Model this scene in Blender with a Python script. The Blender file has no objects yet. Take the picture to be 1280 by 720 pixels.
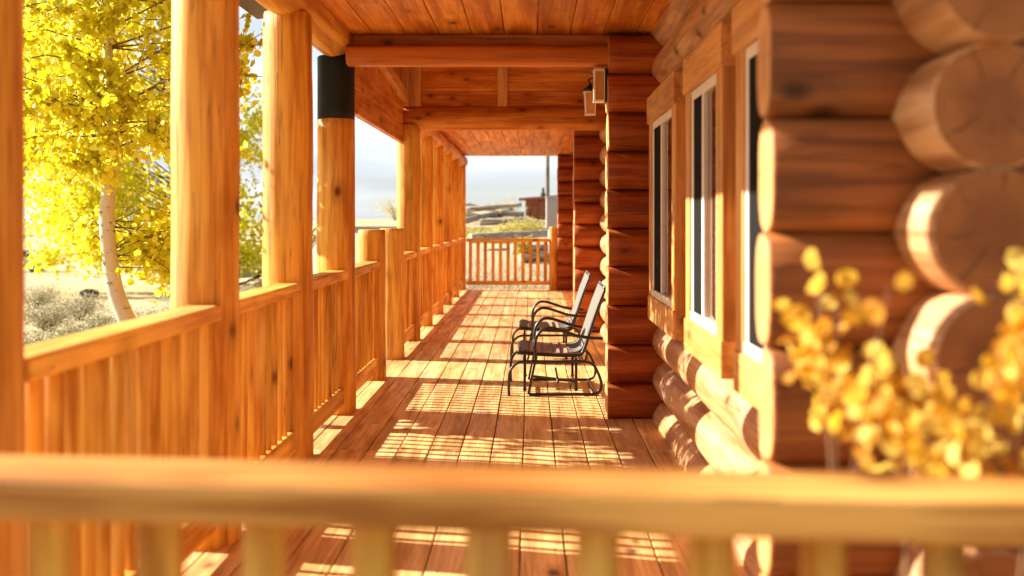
import bpy, math, random
from mathutils import Vector, Matrix, noise
R = math.radians
random.seed(7)
sc = bpy.context.scene
col = sc.collection

# ------------------------------------------------------------------ mesh builder
class MB:
    def __init__(s):
        s.v=[]; s.f=[]; s.seed=[]; s.mi=[]; s.cap=[]; s.sm=[]
    def face(s, idx, seed, mi=0, smooth=False):
        s.f.append(idx); s.seed.append(seed); s.mi.append(mi); s.sm.append(smooth)
    def vert(s, p, cap=(0,0,0)):
        s.v.append(tuple(p)); s.cap.append(tuple(cap)); return len(s.v)-1
    def hexa(s, pts, seed=None, mi=0):
        if seed is None: seed=random.random()
        b=len(s.v)
        for p in pts: s.vert(p)
        for q in ((0,3,2,1),(4,5,6,7),(0,1,5,4),(1,2,6,5),(2,3,7,6),(3,0,4,7)):
            s.face([b+i for i in q], seed, mi)
    def box(s, x0,x1,y0,y1,z0,z1, seed=None, mi=0, M=None):
        pts=[Vector(p) for p in ((x0,y0,z0),(x1,y0,z0),(x1,y1,z0),(x0,y1,z0),(x0,y0,z1),(x1,y0,z1),(x1,y1,z1),(x0,y1,z1))]
        if M is not None: pts=[M@p for p in pts]
        s.hexa(pts, seed, mi)
    def log(s, p0, p1, r, n=20, m=10, wob=.03, seed=None, r1=None, rx=1.0, mi=0, capmi=1, skew=0.0, sq=2.0):
        """round timber from p0 to p1; rx squashes the first cross axis; cap faces use slot capmi"""
        if seed is None: seed=random.random()
        if r1 is None: r1=r
        p0=Vector(p0); p1=Vector(p1); d=(p1-p0).normalized()
        up=Vector((0,0,1)) if abs(d.z)<.9 else Vector((0,1,0))
        a=d.cross(up).normalized(); b=a.cross(d).normalized()
        L=(p1-p0).length; rings=[]
        for i in range(m+1):
            t=i/m; c=p0.lerp(p1,t); rr=r+(r1-r)*t; ring=[]
            for k in range(n):
                th=2*math.pi*k/n; ca,sa=math.cos(th),math.sin(th)
                w=1+wob*noise.noise(Vector((ca*1.2+seed*91,sa*1.2+seed*37,t*L*1.3)))
                if sq!=2: w/=((abs(ca)**sq+abs(sa)**sq)**(1/sq))
                w+=wob*.35*noise.noise(Vector((ca*4+seed*11,sa*4+seed*71,t*L*5)))
                q=c+a*(ca*rr*w*rx)+b*(sa*rr*w)
                if skew and i==0: q+=d*skew*(-ca if True else 0)
                ring.append(s.vert(q,(ca,sa,0)))
            rings.append(ring)
        for i in range(m):
            for k in range(n):
                k2=(k+1)%n
                s.face([rings[i][k],rings[i][k2],rings[i+1][k2],rings[i+1][k]],seed,mi,True)
        for ring,flip,c in ((rings[0],True,p0),(rings[-1],False,p1)):
            sgn=-1 if flip else 1
            inner=[]; 
            for k,i in enumerate(ring):
                p=Vector(s.v[i]); q=p+(c-p)*.06+d*sgn*r*.05
                inner.append(s.vert(q,Vector(s.cap[i])*.94))
            cc=sum((Vector(s.v[i]) for i in inner),Vector())/n
            ci=s.vert(cc,(0,0,0))
            for k in range(n):
                k2=(k+1)%n
                q=[ring[k],ring[k2],inner[k2],inner[k]]
                t=[inner[k],inner[k2],ci]
                if flip: q.reverse(); t.reverse()
                s.face(q,seed,mi,True); s.face(t,seed,capmi,False)
    def tube(s, pts, r, n=8, seed=0.5, mi=0, flat=1.0, closed_ends=True):
        pts=[Vector(p) for p in pts]; prev=None; rings=[]
        rs=r if isinstance(r,(list,tuple)) else [r]*len(pts)
        for i,p in enumerate(pts):
            t=(pts[min(i+1,len(pts)-1)]-pts[max(i-1,0)]).normalized()
            if prev is None:
                ref=Vector((0,1,0)) if abs(t.y)<.9 else Vector((0,0,1))
                a=t.cross(ref).normalized()
            else:
                a=(prev-t*prev.dot(t)).normalized()
            prev=a; b=t.cross(a)
            rings.append([s.vert(p+a*(math.cos(2*math.pi*k/n)*rs[i])+b*(math.sin(2*math.pi*k/n)*rs[i]*flat)) for k in range(n)])
        for i in range(len(pts)-1):
            for k in range(n):
                k2=(k+1)%n
                s.face([rings[i][k],rings[i][k2],rings[i+1][k2],rings[i+1][k]],seed,mi,True)
        if closed_ends:
            s.face(list(reversed(rings[0])),seed,mi); s.face(rings[-1],seed,mi)
    def leaf(s, c, size, nrm, roll, seed=None, pts=6, asp=.8, mi=0):
        if seed is None: seed=random.random()
        n=Vector(nrm).normalized(); ref=Vector((0,0,1)) if abs(n.z)<.9 else Vector((1,0,0))
        a=n.cross(ref).normalized(); b=n.cross(a)
        ca,sa=math.cos(roll),math.sin(roll); a,b=a*ca+b*sa,b*ca-a*sa
        c=Vector(c); idx=[]
        for k in range(pts):
            th=2*math.pi*k/pts
            bend=.12*size*math.cos(2*th)
            idx.append(s.vert(c+a*(math.cos(th)*size*.5)+b*(math.sin(th)*size*.5*asp)+n*bend))
        s.face(idx,seed,mi)
    def build(s, name, mats, parent=None, loc=None, bevel=0, rz=0):
        me=bpy.data.meshes.new(name)
        off=Vector(loc) if loc is not None else Vector()
        vv=[tuple(Vector(p)-off) for p in s.v] if loc is not None and parent is None else s.v
        me.from_pydata(vv,[],s.f)
        if not isinstance(mats,(list,tuple)): mats=[mats]
        for m in mats: me.materials.append(m)
        at=me.attributes.new('seed','FLOAT','FACE'); at.data.foreach_set('value',s.seed)
        if any(c!=(0,0,0) for c in s.cap):
            ac=me.attributes.new('cap','FLOAT_VECTOR','POINT'); ac.data.foreach_set('vector',[x for c in s.cap for x in c])
        me.polygons.foreach_set('material_index',[min(i,len(mats)-1) for i in s.mi])
        me.polygons.foreach_set('use_smooth',s.sm)
        me.update()
        o=bpy.data.objects.new(name,me); col.objects.link(o)
        if parent is not None: o.parent=parent
        elif loc is not None: o.location=loc
        if bevel:
            md=o.modifiers.new('bevel','BEVEL'); md.width=bevel; md.segments=2; md.limit_method='ANGLE'; md.angle_limit=R(40)
        return o

def tag(o,label=None,cat=None,group=None,kind=None):
    if label: o['label']=label
    if cat: o['category']=cat
    if group: o['group']=group
    if kind: o['kind']=kind
    return o
def thing(name,loc,label,cat,group=None):
    o=bpy.data.objects.new(name,None); o.empty_display_size=.2; col.objects.link(o); o.location=loc
    return tag(o,label,cat,group)
def copy_tree(o,parent=None):
    c=o.copy(); col.objects.link(c); c.parent=parent
    for ch in list(o.children): copy_tree(ch,c)
    return c
def spline(pts,k=6):
    P=[Vector(p) for p in pts]; out=[]
    for i in range(len(P)-1):
        p0=P[max(i-1,0)];p1=P[i];p2=P[i+1];p3=P[min(i+2,len(P)-1)]
        for j in range(k):
            t=j/k
            out.append(.5*((2*p1)+(p2-p0)*t+(2*p0-5*p1+4*p2-p3)*t*t+(3*p1-p0-3*p2+p3)*t**3))
    out.append(P[-1]); return out

# ------------------------------------------------------------------ materials
class NT:
    def __init__(s,name):
        s.m=bpy.data.materials.new(name); s.m.use_nodes=True; s.t=s.m.node_tree; s.t.nodes.clear()
        s.out=s.t.nodes.new('ShaderNodeOutputMaterial')
    def n(s,typ,**kw):
        nd=s.t.nodes.new(typ)
        for k,v in kw.items():
            if k.startswith('i_'):
                key=k[2:]; key=int(key) if key.isdigit() else key.replace('_',' ')
                s.set(nd.inputs[key],v)
            else: setattr(nd,k,v)
        return nd
    def set(s,inp,v):
        if isinstance(v,bpy.types.NodeSocket): s.t.links.new(v,inp)
        else: inp.default_value=v
    def math(s,op,a,b=0,clamp=False):
        nd=s.n('ShaderNodeMath',operation=op,use_clamp=clamp); s.set(nd.inputs[0],a); s.set(nd.inputs[1],b); return nd.outputs[0]
    def vmath(s,op,a,b):
        nd=s.n('ShaderNodeVectorMath',operation=op); s.set(nd.inputs[0],a); s.set(nd.inputs[1],b); return nd.outputs[0]
    def mix(s,f,a,b,blend='MIX'):
        nd=s.n('ShaderNodeMix',data_type='RGBA',blend_type=blend); s.set(nd.inputs[0],f); s.set(nd.inputs[6],a); s.set(nd.inputs[7],b); return nd.outputs[2]
    def ramp(s,f,stops):
        nd=s.n('ShaderNodeValToRGB'); s.set(nd.inputs[0],f); e=nd.color_ramp.elements
        while len(e)<len(stops): e.new(.5)
        for i,(p,c) in enumerate(stops):
            e[i].position=p; e[i].color=c if len(c)==4 else (*c,1)
        return nd.outputs[0]
    def noise(s,vec,scale=1,detail=4,rough=.55,dist=0):
        nd=s.n('ShaderNodeTexNoise'); s.set(nd.inputs['Vector'],vec)
        nd.inputs['Scale'].default_value=scale; nd.inputs['Detail'].default_value=detail
        nd.inputs['Roughness'].default_value=rough; nd.inputs['Distortion'].default_value=dist
        return nd.outputs[0]
    def mr(s,f,a,b,c,d):
        nd=s.n('ShaderNodeMapRange'); s.set(nd.inputs[0],f)
        for i,v in enumerate((a,b,c,d)): nd.inputs[i+1].default_value=v
        return nd.outputs[0]
def rgb(c): return (*c,1)

WOOD={}
def wood(kind,axis):
    """stained timber with grain running along one mesh axis"""
    key=(kind,axis)
    if key in WOOD: return WOOD[key]
    lo,hi,rough,knots,var,bump=WK[kind]
    N=NT('wood_%s_%s'%(kind,axis)); 
    tc=N.n('ShaderNodeTexCoord').outputs['Object']
    sd=N.n('ShaderNodeAttribute',attribute_name='seed').outputs['Fac']
    rnd=N.n('ShaderNodeObjectInfo').outputs['Random']
    off=N.n('ShaderNodeCombineXYZ'); 
    tot=N.math('ADD',N.math('MULTIPLY',sd,37.3),N.math('MULTIPLY',rnd,91.7))
    N.set(off.inputs[0],tot); N.set(off.inputs[1],N.math('MULTIPLY',tot,1.7)); N.set(off.inputs[2],N.math('MULTIPLY',tot,.6))
    v=N.vmath('ADD',tc,off.outputs[0])
    def st(al,ac):
        s=[ac,ac,ac]; s['XYZ'.index(axis)]=al; return N.vmath('MULTIPLY',v,tuple(s))
    warp=N.noise(st(1.2,3),1,2)
    g1=N.noise(st(.9,13),1,5,.6,.6)
    g2=N.noise(st(2.5,75),1,3,.6)
    blot=N.noise(st(1.1,3.2),1,3,.6)
    g=N.math('ADD',N.math('MULTIPLY',g1,.62),N.math('ADD',N.math('MULTIPLY',g2,.25),N.math('MULTIPLY',blot,.3)))
    colr=N.ramp(N.mr(g,.40,.76,0,1),[(0,tuple(x*.62 for x in lo)),(.35,lo),(.7,hi),(1,tuple(min(x*1.12,.9) for x in hi))])
    # per piece tone
    tone=N.mr(N.math('FRACT',N.math('MULTIPLY',tot,3.17)),0,1,1-var,1+var)
    nd=N.n('ShaderNodeVectorMath',operation='SCALE'); N.set(nd.inputs[0],colr); N.set(nd.inputs['Scale'],tone); colr=nd.outputs[0]
    if kind in ('post','rail','deck','pale','trim'):   # sun-bleached and worn patches of the stain
        wn=N.noise(st(.7,1.9),1,4,.65)
        colr=N.mix(N.mr(wn,.50,.72,0,.42),colr,rgb((hi[0]*.92,hi[1]*1.12,min(.4,hi[2]*2.0+.05))))
        colr=N.mix(N.mr(N.noise(st(1.3,2.6),1,4,.7),.58,.78,0,.40),colr,rgb(tuple(x*.55 for x in lo)))
    # knots
    vo=N.n('ShaderNodeTexVoronoi',feature='F1'); N.set(vo.inputs['Vector'],N.vmath('ADD',st(2.9,4.8),N.vmath('SCALE',warp,(0,0,0)) if False else (0,0,0))); vo.inputs['Scale'].default_value=1
    kd=N.math('ADD',vo.outputs['Distance'],N.math('MULTIPLY',N.math('SUBTRACT',warp,.5),.12))
    pick=N.math('GREATER_THAN',N.n('ShaderNodeSeparateColor',i_0=vo.outputs['Color']).outputs[0],1-knots)
    kf=N.math('MULTIPLY',N.mr(kd,.05,.15,1,0),pick)
    halo=N.math('MULTIPLY',N.mr(kd,.12,.36,.45,0),pick)
    colr=N.mix(halo,colr,rgb(tuple(x*.55 for x in lo)))
    colr=N.mix(kf,colr,rgb((lo[0]*.28,lo[1]*.22,lo[2]*.2)))
    # checks: thin dark drying cracks along the grain
    cr=N.noise(st(.55,22),1,2,.5)
    ck=N.mr(N.math('ABSOLUTE',N.math('SUBTRACT',cr,.5)),0,.009,.55,0)
    ck=N.math('MULTIPLY',ck,N.math('GREATER_THAN',blot,.52))
    colr=N.mix(ck,colr,rgb(tuple(x*.3 for x in lo)))
    bs=N.n('ShaderNodeBsdfPrincipled')
    N.set(bs.inputs['Base Color'],colr)
    N.set(bs.inputs['Roughness'],N.mr(g,.3,.8,rough+.12,rough-.08))
    bs.inputs['Specular IOR Level'].default_value=.28
    bp=N.n('ShaderNodeBump'); bp.inputs['Strength'].default_value=bump; bp.inputs['Distance'].default_value=.006
    N.set(bp.inputs['Height'],N.math('SUBTRACT',g,N.math('ADD',ck,N.math('MULTIPLY',kf,.4))))
    N.set(bs.inputs['Normal'],bp.outputs[0])
    N.t.links.new(bs.outputs[0],N.out.inputs[0])
    WOOD[key]=N.m; return N.m
#            dark              light            rough knots var bump
WK={'post':((.50,.185,.018),(.76,.385,.056),.56,.60,.11,.6),
    'rail':((.52,.198,.020),(.79,.43,.072),.58,.45,.16,.6),
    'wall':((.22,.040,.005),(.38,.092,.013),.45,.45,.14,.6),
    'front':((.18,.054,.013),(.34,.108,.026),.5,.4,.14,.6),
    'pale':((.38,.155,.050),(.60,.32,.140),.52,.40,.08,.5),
    'trim':((.45,.185,.040),(.63,.31,.085),.50,.45,.07,.4),
    'deck':((.54,.285,.095),(.84,.54,.215),.55,.35,.14,.7),
    'ceil':((.46,.122,.011),(.68,.262,.034),.50,.95,.14,.5),
    'beam':((.34,.085,.010),(.50,.15,.022),.50,.45,.05,.5),
    'frontrail':((.36,.125,.018),(.76,.385,.100),.6,.5,.1,.6),
    'pole':((.13,.095,.065),(.27,.21,.15),.8,.3,.2,.8),
    'grey':((.28,.23,.18),(.56,.48,.39),.80,.30,.25,.8),
    'barn':((.16,.05,.028),(.28,.09,.05),.80,.30,.15,.8)}
def endgrain(name,lo,hi):
    N=NT(name)
    cp=N.n('ShaderNodeAttribute',attribute_name='cap').outputs['Vector']
    sd=N.n('ShaderNodeAttribute',attribute_name='seed').outputs['Fac']
    sh=N.n('ShaderNodeCombineXYZ'); N.set(sh.inputs[2],N.math('MULTIPLY',sd,43.0))
    cv=N.vmath('ADD',cp,sh.outputs[0])
    rad=N.n('ShaderNodeVectorMath',operation='LENGTH'); N.set(rad.inputs[0],cp); rad=rad.outputs['Value']
    wob=N.noise(cv,2.2,3)
    rr=N.math('ADD',rad,N.math('MULTIPLY',wob,.16))
    ring=N.math('SINE',N.math('MULTIPLY',rr,82))
    fine=N.noise(cv,26,3)
    f=N.math('ADD',N.math('MULTIPLY',ring,.16),N.math('ADD',N.math('MULTIPLY',wob,.5),N.math('MULTIPLY',fine,.35)))
    c=N.ramp(N.mr(f,.15,.75,0,1),[(0,lo),(1,hi)])
    heart=N.mr(rr,.45,.75,.5,0); c=N.mix(heart,c,rgb(tuple(x*.7 for x in lo)))
    # radial checks
    gr=N.n('ShaderNodeTexGradient',gradient_type='RADIAL'); N.set(gr.inputs[0],cp)
    ang=N.math('ADD',N.math('MULTIPLY',gr.outputs['Fac'],7),N.math('ADD',sd,N.math('MULTIPLY',wob,.35)))
    tri=N.math('ABSOLUTE',N.math('SUBTRACT',N.math('FRACT',ang),.5))
    w=N.math('MULTIPLY',tri,N.math('MULTIPLY',rad,1.0))
    ck=N.math('MULTIPLY',N.math('MULTIPLY',N.mr(w,.004,.030,.8,0),N.mr(N.noise(cv,1.6,2),.46,.56,0,1)),N.mr(rad,.15,.4,0,1))
    c=N.mix(ck,c,rgb((.05,.022,.01)))
    bs=N.n('ShaderNodeBsdfPrincipled'); N.set(bs.inputs['Base Color'],c); bs.inputs['Roughness'].default_value=.75
    bp=N.n('ShaderNodeBump'); bp.inputs['Strength'].default_value=.5; bp.inputs['Distance'].default_value=.004
    N.set(bp.inputs['Height'],N.math('SUBTRACT',f,ck)); N.set(bs.inputs['Normal'],bp.outputs[0])
    N.t.links.new(bs.outputs[0],N.out.inputs[0]); return N.m
def plain(name,c,rough=.5,metal=0,spec=.5,vary=.15,scale=12,bump=.15):
    N=NT(name); tc=N.n('ShaderNodeTexCoord').outputs['Object']
    f=N.noise(tc,scale,4,.6)
    cc=N.mix(f,rgb(tuple(x*(1-vary) for x in c)),rgb(tuple(min(1,x*(1+vary)) for x in c)))
    bs=N.n('ShaderNodeBsdfPrincipled'); N.set(bs.inputs['Base Color'],cc)
    N.set(bs.inputs['Roughness'],N.mr(f,.2,.8,max(rough-.08,.02),rough+.08))
    bs.inputs['Metallic'].default_value=metal; bs.inputs['Specular IOR Level'].default_value=spec
    if bump:
        bp=N.n('ShaderNodeBump'); bp.inputs['Strength'].default_value=bump; bp.inputs['Distance'].default_value=.003
        N.set(bp.inputs['Height'],f); N.set(bs.inputs['Normal'],bp.outputs[0])
    N.t.links.new(bs.outputs[0],N.out.inputs[0]); return N.m
def leafmat(name,c1,c2,c3,trans=.45):
    N=NT(name)
    sd=N.n('ShaderNodeAttribute',attribute_name='seed').outputs['Fac']
    c=N.ramp(sd,[(0,c1),(.5,c2),(1,c3)])
    d=N.n('ShaderNodeBsdfPrincipled'); N.set(d.inputs['Base Color'],c); d.inputs['Roughness'].default_value=.5; d.inputs['Specular IOR Level'].default_value=.3
    t=N.n('ShaderNodeBsdfTranslucent'); N.set(t.inputs['Color'],c)
    mx=N.n('ShaderNodeMixShader'); mx.inputs[0].default_value=trans
    N.t.links.new(d.outputs[0],mx.inputs[1]); N.t.links.new(t.outputs[0],mx.inputs[2]); N.t.links.new(mx.outputs[0],N.out.inputs[0])
    return N.m
END_P=endgrain('endgrain_golden',(.50,.20,.05),(.70,.36,.12))
END_W=endgrain('endgrain_brown',(.26,.076,.017),(.48,.168,.042))
END_G=endgrain('endgrain_grey',(.25,.19,.14),(.45,.36,.28))
BLACK=plain('black_metal',(.012,.011,.011),.38,0,.5,.3,30)
BLKPAINT=plain('black_wrap',(.006,.006,.007),.6,0,.3,.3,9,.3)
WHITE=plain('white_vinyl',(.72,.67,.58),.4,0,.5,.05,8,.05)
SCREEN=plain('insect_screen',(.012,.012,.012),.9,0,.05,.2,60)
GREYBOX=plain('grey_enamel',(.48,.50,.52),.45,0,.5,.06,5)
AMBER=plain('amber_glass',(.50,.25,.06),.2,0,.6,.1,9)
LGLASS=plain('lantern_frame',(.70,.66,.58),.35,.3,.5,.1,9)
BRONZE=plain('dark_bronze',(.03,.022,.018),.4,.6,.5,.3,20)
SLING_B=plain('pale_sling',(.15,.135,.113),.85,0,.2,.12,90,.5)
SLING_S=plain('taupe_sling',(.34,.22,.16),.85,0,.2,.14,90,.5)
SHINGLE=plain('roof_metal',(.10,.07,.06),.6,0,.4,.3,5,.4)
def paneM():
    N=NT('window_glass'); bs=N.n('ShaderNodeBsdfPrincipled')
    bs.inputs['Base Color'].default_value=(.02,.014,.01,1); bs.inputs['Roughness'].default_value=.03
    bs.inputs['IOR'].default_value=1.52; bs.inputs['Specular IOR Level'].default_value=.8
    N.t.links.new(bs.outputs[0],N.out.inputs[0]); return N.m
PANE=paneM(); CARGLASS=PANE.copy(); CARGLASS.name='car_glass'
PANE.node_tree.nodes['Principled BSDF'].inputs['Base Color'].default_value=(.085,.034,.010,1)  # brown base colour stands in for warm reflections of the log wall
def barkM():
    N=NT('aspen_bark'); tc=N.n('ShaderNodeTexCoord').outputs['Object']
    f=N.noise(N.vmath('MULTIPLY',tc,(9,9,3)),1,4); sc_=N.noise(N.vmath('MULTIPLY',tc,(14,14,46)),1,3,.6)
    c=N.mix(f,rgb((.46,.36,.24)),rgb((.66,.58,.44)))
    c=N.mix(N.mr(sc_,.60,.68,0,.85),c,rgb((.10,.06,.035)))
    bs=N.n('ShaderNodeBsdfPrincipled'); N.set(bs.inputs['Base Color'],c); bs.inputs['Roughness'].default_value=.75
    bp=N.n('ShaderNodeBump'); bp.inputs['Strength'].default_value=.5; bp.inputs['Distance'].default_value=.006; N.set(bp.inputs['Height'],sc_); N.set(bs.inputs['Normal'],bp.outputs[0])
    N.t.links.new(bs.outputs[0],N.out.inputs[0]); return N.m
BARK=barkM()
TWIG=plain('twig_bark',(.20,.10,.05),.8,0,.2,.3,40)
LEAF=leafmat('aspen_leaf',(.52,.46,.012),(.78,.70,.014),(.90,.86,.12),.55)
GOLD=leafmat('shrub_leaf',(.52,.20,.02),(.82,.50,.04),(.90,.72,.18),.5)
SAGE=leafmat('sage_leaf',(.24,.20,.10),(.40,.36,.20),(.58,.54,.36),.25)
RABBIT=leafmat('rabbitbrush_leaf',(.42,.34,.05),(.60,.50,.09),(.72,.64,.22),.3)
CONIF=leafmat('conifer_needles',(.03,.05,.02),(.06,.08,.03),(.10,.12,.05),.15)
STRAW=leafmat('dry_straw',(.22,.16,.09),(.45,.38,.26),(.65,.6,.48),.2)
def groundM():
    N=NT('dry_ground'); tc=N.n('ShaderNodeTexCoord').outputs['Object']
    a=N.noise(tc,.12,5,.6); b=N.noise(tc,1.7,6,.65); c=N.noise(tc,14,4,.6)
    f=N.math('ADD',N.math('MULTIPLY',a,.5),N.math('ADD',N.math('MULTIPLY',b,.35),N.math('MULTIPLY',c,.25)))
    cc=N.ramp(N.mr(f,.36,.75,0,1),[(0,(.24,.17,.10)),(.35,(.42,.33,.21)),(.7,(.50,.40,.22)),(1,(.56,.50,.38))])
    bs=N.n('ShaderNodeBsdfPrincipled'); N.set(bs.inputs['Base Color'],cc); bs.inputs['Roughness'].default_value=.95; bs.inputs['Specular IOR Level'].default_value=.1
    bp=N.n('ShaderNodeBump'); bp.inputs['Strength'].default_value=.8; bp.inputs['Distance'].default_value=.06; N.set(bp.inputs['Height'],N.math('ADD',b,N.math('MULTIPLY',c,.4))); N.set(bs.inputs['Normal'],bp.outputs[0])
    N.t.links.new(bs.outputs[0],N.out.inputs[0]); return N.m

# ------------------------------------------------------------------ terrain
def ss(a,b,x):
    t=max(0,min(1,(x-a)/(b-a))); return t*t*(3-2*t)
def interp(x,pts):
    if x<=pts[0][0]: return pts[0][1]
    for (a,ya),(b,yb) in zip(pts,pts[1:]):
        if x<=b: return ya+(yb-ya)*(x-a)/(b-a)
    return pts[-1][1]
def gh(x,y):
    yy=max(y,0)
    hr=interp(yy,[(0,-.6),(12,-.6),(18,-.2),(20.6,-.03),(22.2,.40),(23.6,.74),(27,.93),(45,1.15),(70,1.38),(120,1.55),(400,1.3),(900,1.0)])
    hl=interp(yy,[(0,-.6),(9,-.6),(42,-1.5),(110,-3.0),(900,-3.2)])
    u=x/max(yy,6)
    t=ss(-.30,-.20,u)
    h=hl+(hr-hl)*t
    h+=.05*noise.noise(Vector((x*.4,y*.4,0)))*ss(6,15,math.hypot(x+1,y))+.25*noise.noise(Vector((x*.04,y*.04,3)))*ss(40,120,yy)
    return h
def axis_pts(lo,hi,c,fine):
    out=set(); x=c; st=fine
    while x<hi: out.add(round(x,3)); x+=st; st*=1.07
    x=c; st=fine
    while x>lo: out.add(round(x,3)); x-=st; st*=1.07
    out.add(lo); out.add(hi); return sorted(out)
g=MB(); xs=axis_pts(-900,900,-2,.5); ys=axis_pts(-60,1000,12,.5)
for y in ys:
    for x in xs: g.vert((x,y,gh(x,y)))
nx=len(xs)
for j in range(len(ys)-1):
    for i in range(nx-1):
        g.face([j*nx+i,j*nx+i+1,(j+1)*nx+i+1,(j+1)*nx+i],.5,0,True)
tag(g.build('ground',groundM()),kind='structure')

# ------------------------------------------------------------------ deck (real boards with gaps)
d=MB(); pitch=.19; bx=.0-3.5e-3
Xl=-1.56
ROWS=[3.4,5.86,8.3,10.97,12.7,14.25,15.85,17.4]
x=Xl
i=0
while x<.98:
    y=1.30+random.random()*.0
    y1s=[1.30]
    yy=1.3+random.uniform(.5,2.4)
    while yy<19.0:
        y1s.append(yy); yy+=random.uniform(2.0,4.0)
    y1s=sorted(set(y1s)|set(ROWS)); y1s=[a for i_,a in enumerate(y1s) if a in ROWS or a==1.30 or all(abs(a-r_)>.5 for r_ in ROWS)]; y1s.append(19.42)
    if x>.40: y1s=[max(t,2.25) for t in y1s if t>2.4]; y1s=[2.25]+y1s
    for a,b in zip(y1s,y1s[1:]):
        if b-a<.1: continue
        jz=random.uniform(-.002,.002); tw=random.uniform(-.0015,.0015)
        d.hexa([(x,a+.003,-.038+jz),(x+pitch-.008,a+.003,-.038+jz),(x+pitch-.008,b-.003,-.038+jz),(x,b-.003,-.038+jz),
                (x,a+.003,jz-tw),(x+pitch-.008,a+.003,jz+tw),(x+pitch-.008,b-.003,jz+tw),(x,b-.003,jz-tw)])
    x+=pitch; i+=1
dk=d.build('deck',wood('deck','Y'),bevel=.004); tag(dk,kind='structure')
j=MB()
yy=1.4
while yy<19.4:
    j.box(-1.50,.36 if yy<2.3 else .9,yy,yy+.05,-.28,-.045); yy+=.6
j.box(-1.56,-1.52,1.31,19.42,-.30,-.045); j.box(-1.515,.40,1.31,1.35,-.30,-.045)
j.box(-1.50,.9,19.37,19.41,-.30,-.045)
for yy in (2,6,10,14,18):
    j.box(-1.48,-1.34,yy,yy+.14,-1.0,-.285)
tag(j.build('deck_frame',wood('deck','Y')),kind='structure')

# ------------------------------------------------------------------ the log cabin
PITCH=.274
cabin=thing('log_cabin',(1.0,2.3,0),'long log cabin wall with projecting corner logs and trimmed windows along the porch','cabin')
inv=Matrix.Translation((-1.0,-2.3,0))
def under(mb,name,mats,root,bevel=0,parent=None):
    """mesh laid out in world coordinates, parented under a thing standing at root.location"""
    o=mb.build(name,mats,parent or root,bevel=bevel)
    if parent is None: o.matrix_parent_inverse=Matrix.Translation(-Vector(root.location))
    return o
w=MB()
k=-1
while True:
    zc=.14+.137+PITCH*k
    if zc>3.2: break
    w.log((1.0,2.05+random.uniform(-.03,.03),zc),(1.0,19.6,zc),.141,n=28,m=40,wob=.035)
    k+=1
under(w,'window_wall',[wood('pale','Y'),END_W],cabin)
def cross_wall(yc,x0,x1,rx,top=2.9,bot=0,skew=0,name='cross_wall',mat='wall',sq=2.0,dz=0,r=.145,wob=.03):
    w=MB(); k=bot
    while True:
        zc=.107+dz+PITCH*k
        if zc>top: break
        w.log((x0+random.uniform(-.006,.006),yc,zc),(x1,yc,zc),r,n=32,m=int(6+(x1-x0)*6),wob=wob,rx=rx,skew=skew,sq=sq)
        k+=1
    return under(w,name,[wood(mat,'X'),END_P],cabin)
cross_wall(2.315,.572,4.6,.5,top=3.3,bot=-3,sq=3.0,dz=.03,r=.139,wob=.02,mat='front')
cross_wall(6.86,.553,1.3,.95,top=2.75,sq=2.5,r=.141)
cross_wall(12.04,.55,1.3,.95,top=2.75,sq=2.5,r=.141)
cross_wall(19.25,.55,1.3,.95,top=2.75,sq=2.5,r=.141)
# hidden sides that close the house off from stray light
w=MB(); w.box(4.5,4.6,2.5,19.6,-1,3.3); w.box(1.15,4.5,19.5,19.6,-1,3.3)
under(w,'rear_wall',wood('wall','Y'),cabin)

def window(y0,y1,z0,z1):
    """casing stands proud of the logs; white slider sash inside"""
    xf,xb=.795,.90; t=.13
    c=MB(); q=[]
    for x in (xf,xb):
        for (a,b,e,h) in ((y0,y1,z0+.03,z1-.03),(y0+t,y1-t,z0+.161,z1-.181)):
            q.append([c.vert(p) for p in ((x,a,e),(x,b,e),(x,b,h),(x,a,h))])
    fo,fi,bo,bi=q
    for k in range(4):
        l=(k+1)%4; sd=.2+.17*k
        c.face([fo[l],fo[k],fi[k],fi[l]],sd); c.face([bo[k],bo[l],bi[l],bi[k]],sd)
        c.face([fo[k],fo[l],bo[l],bo[k]],sd); c.face([fi[l],fi[k],bi[k],bi[l]],sd)
    win=under(c,'window',wood('trim','Z'),cabin,bevel=.006)
    h=MB(); h.box(xf-.012,xb,y0-.02,y1+.02,z1-.18+.001,z1)
    h2=MB(); h2.box(xf-.008,xb,y0-.005,y1+.005,z0,z0+.16-.001)
    h.build('head_trim',wood('trim','Y'),win,bevel=.006); h2.build('sill_trim',wood('trim','Y'),win,bevel=.006)
    a,b,zb,zt=y0+t+.002,y1-t-.002,z0+.162,z1-.182
    f=MB(); s=.045; x0,x1=.803,.86
    f.box(x0,x1,a,a+s,zb+s,zt-s); f.box(x0,x1,b-s,b,zb+s,zt-s); f.box(x0-.006,x1,a,b,zb,zb+s); f.box(x0,x1,a,b,zt-s,zt)
    ym=a+(b-a)*.56
    f.box(x0+.002,x1,ym-.022,ym+.022,zb+s,zt-s)
    f.build('sash',WHITE,win,bevel=.004)
    p=MB(); p.hexa([(.8065,a+s-.003,zb+s-.003),(.846,a+s-.003,zb+s-.003),(.846,ym-.021,zb+s-.003),(.8245,ym-.021,zb+s-.003),(.8065,a+s-.003,zt-s+.003),(.846,a+s-.003,zt-s+.003),(.846,ym-.021,zt-s+.003),(.8245,ym-.021,zt-s+.003)]); p.build('pane',PANE,win)
    p=MB(); p.box(.8085,.823,ym+.021,b-s+.003,zb+s-.003,zt-s+.003); p.build('screen',SCREEN,win)
    return win
window(5.28,6.44,.74,2.22)
window(3.98,4.92,.74,2.22)
window(2.78,3.72,.74,2.22)
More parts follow.
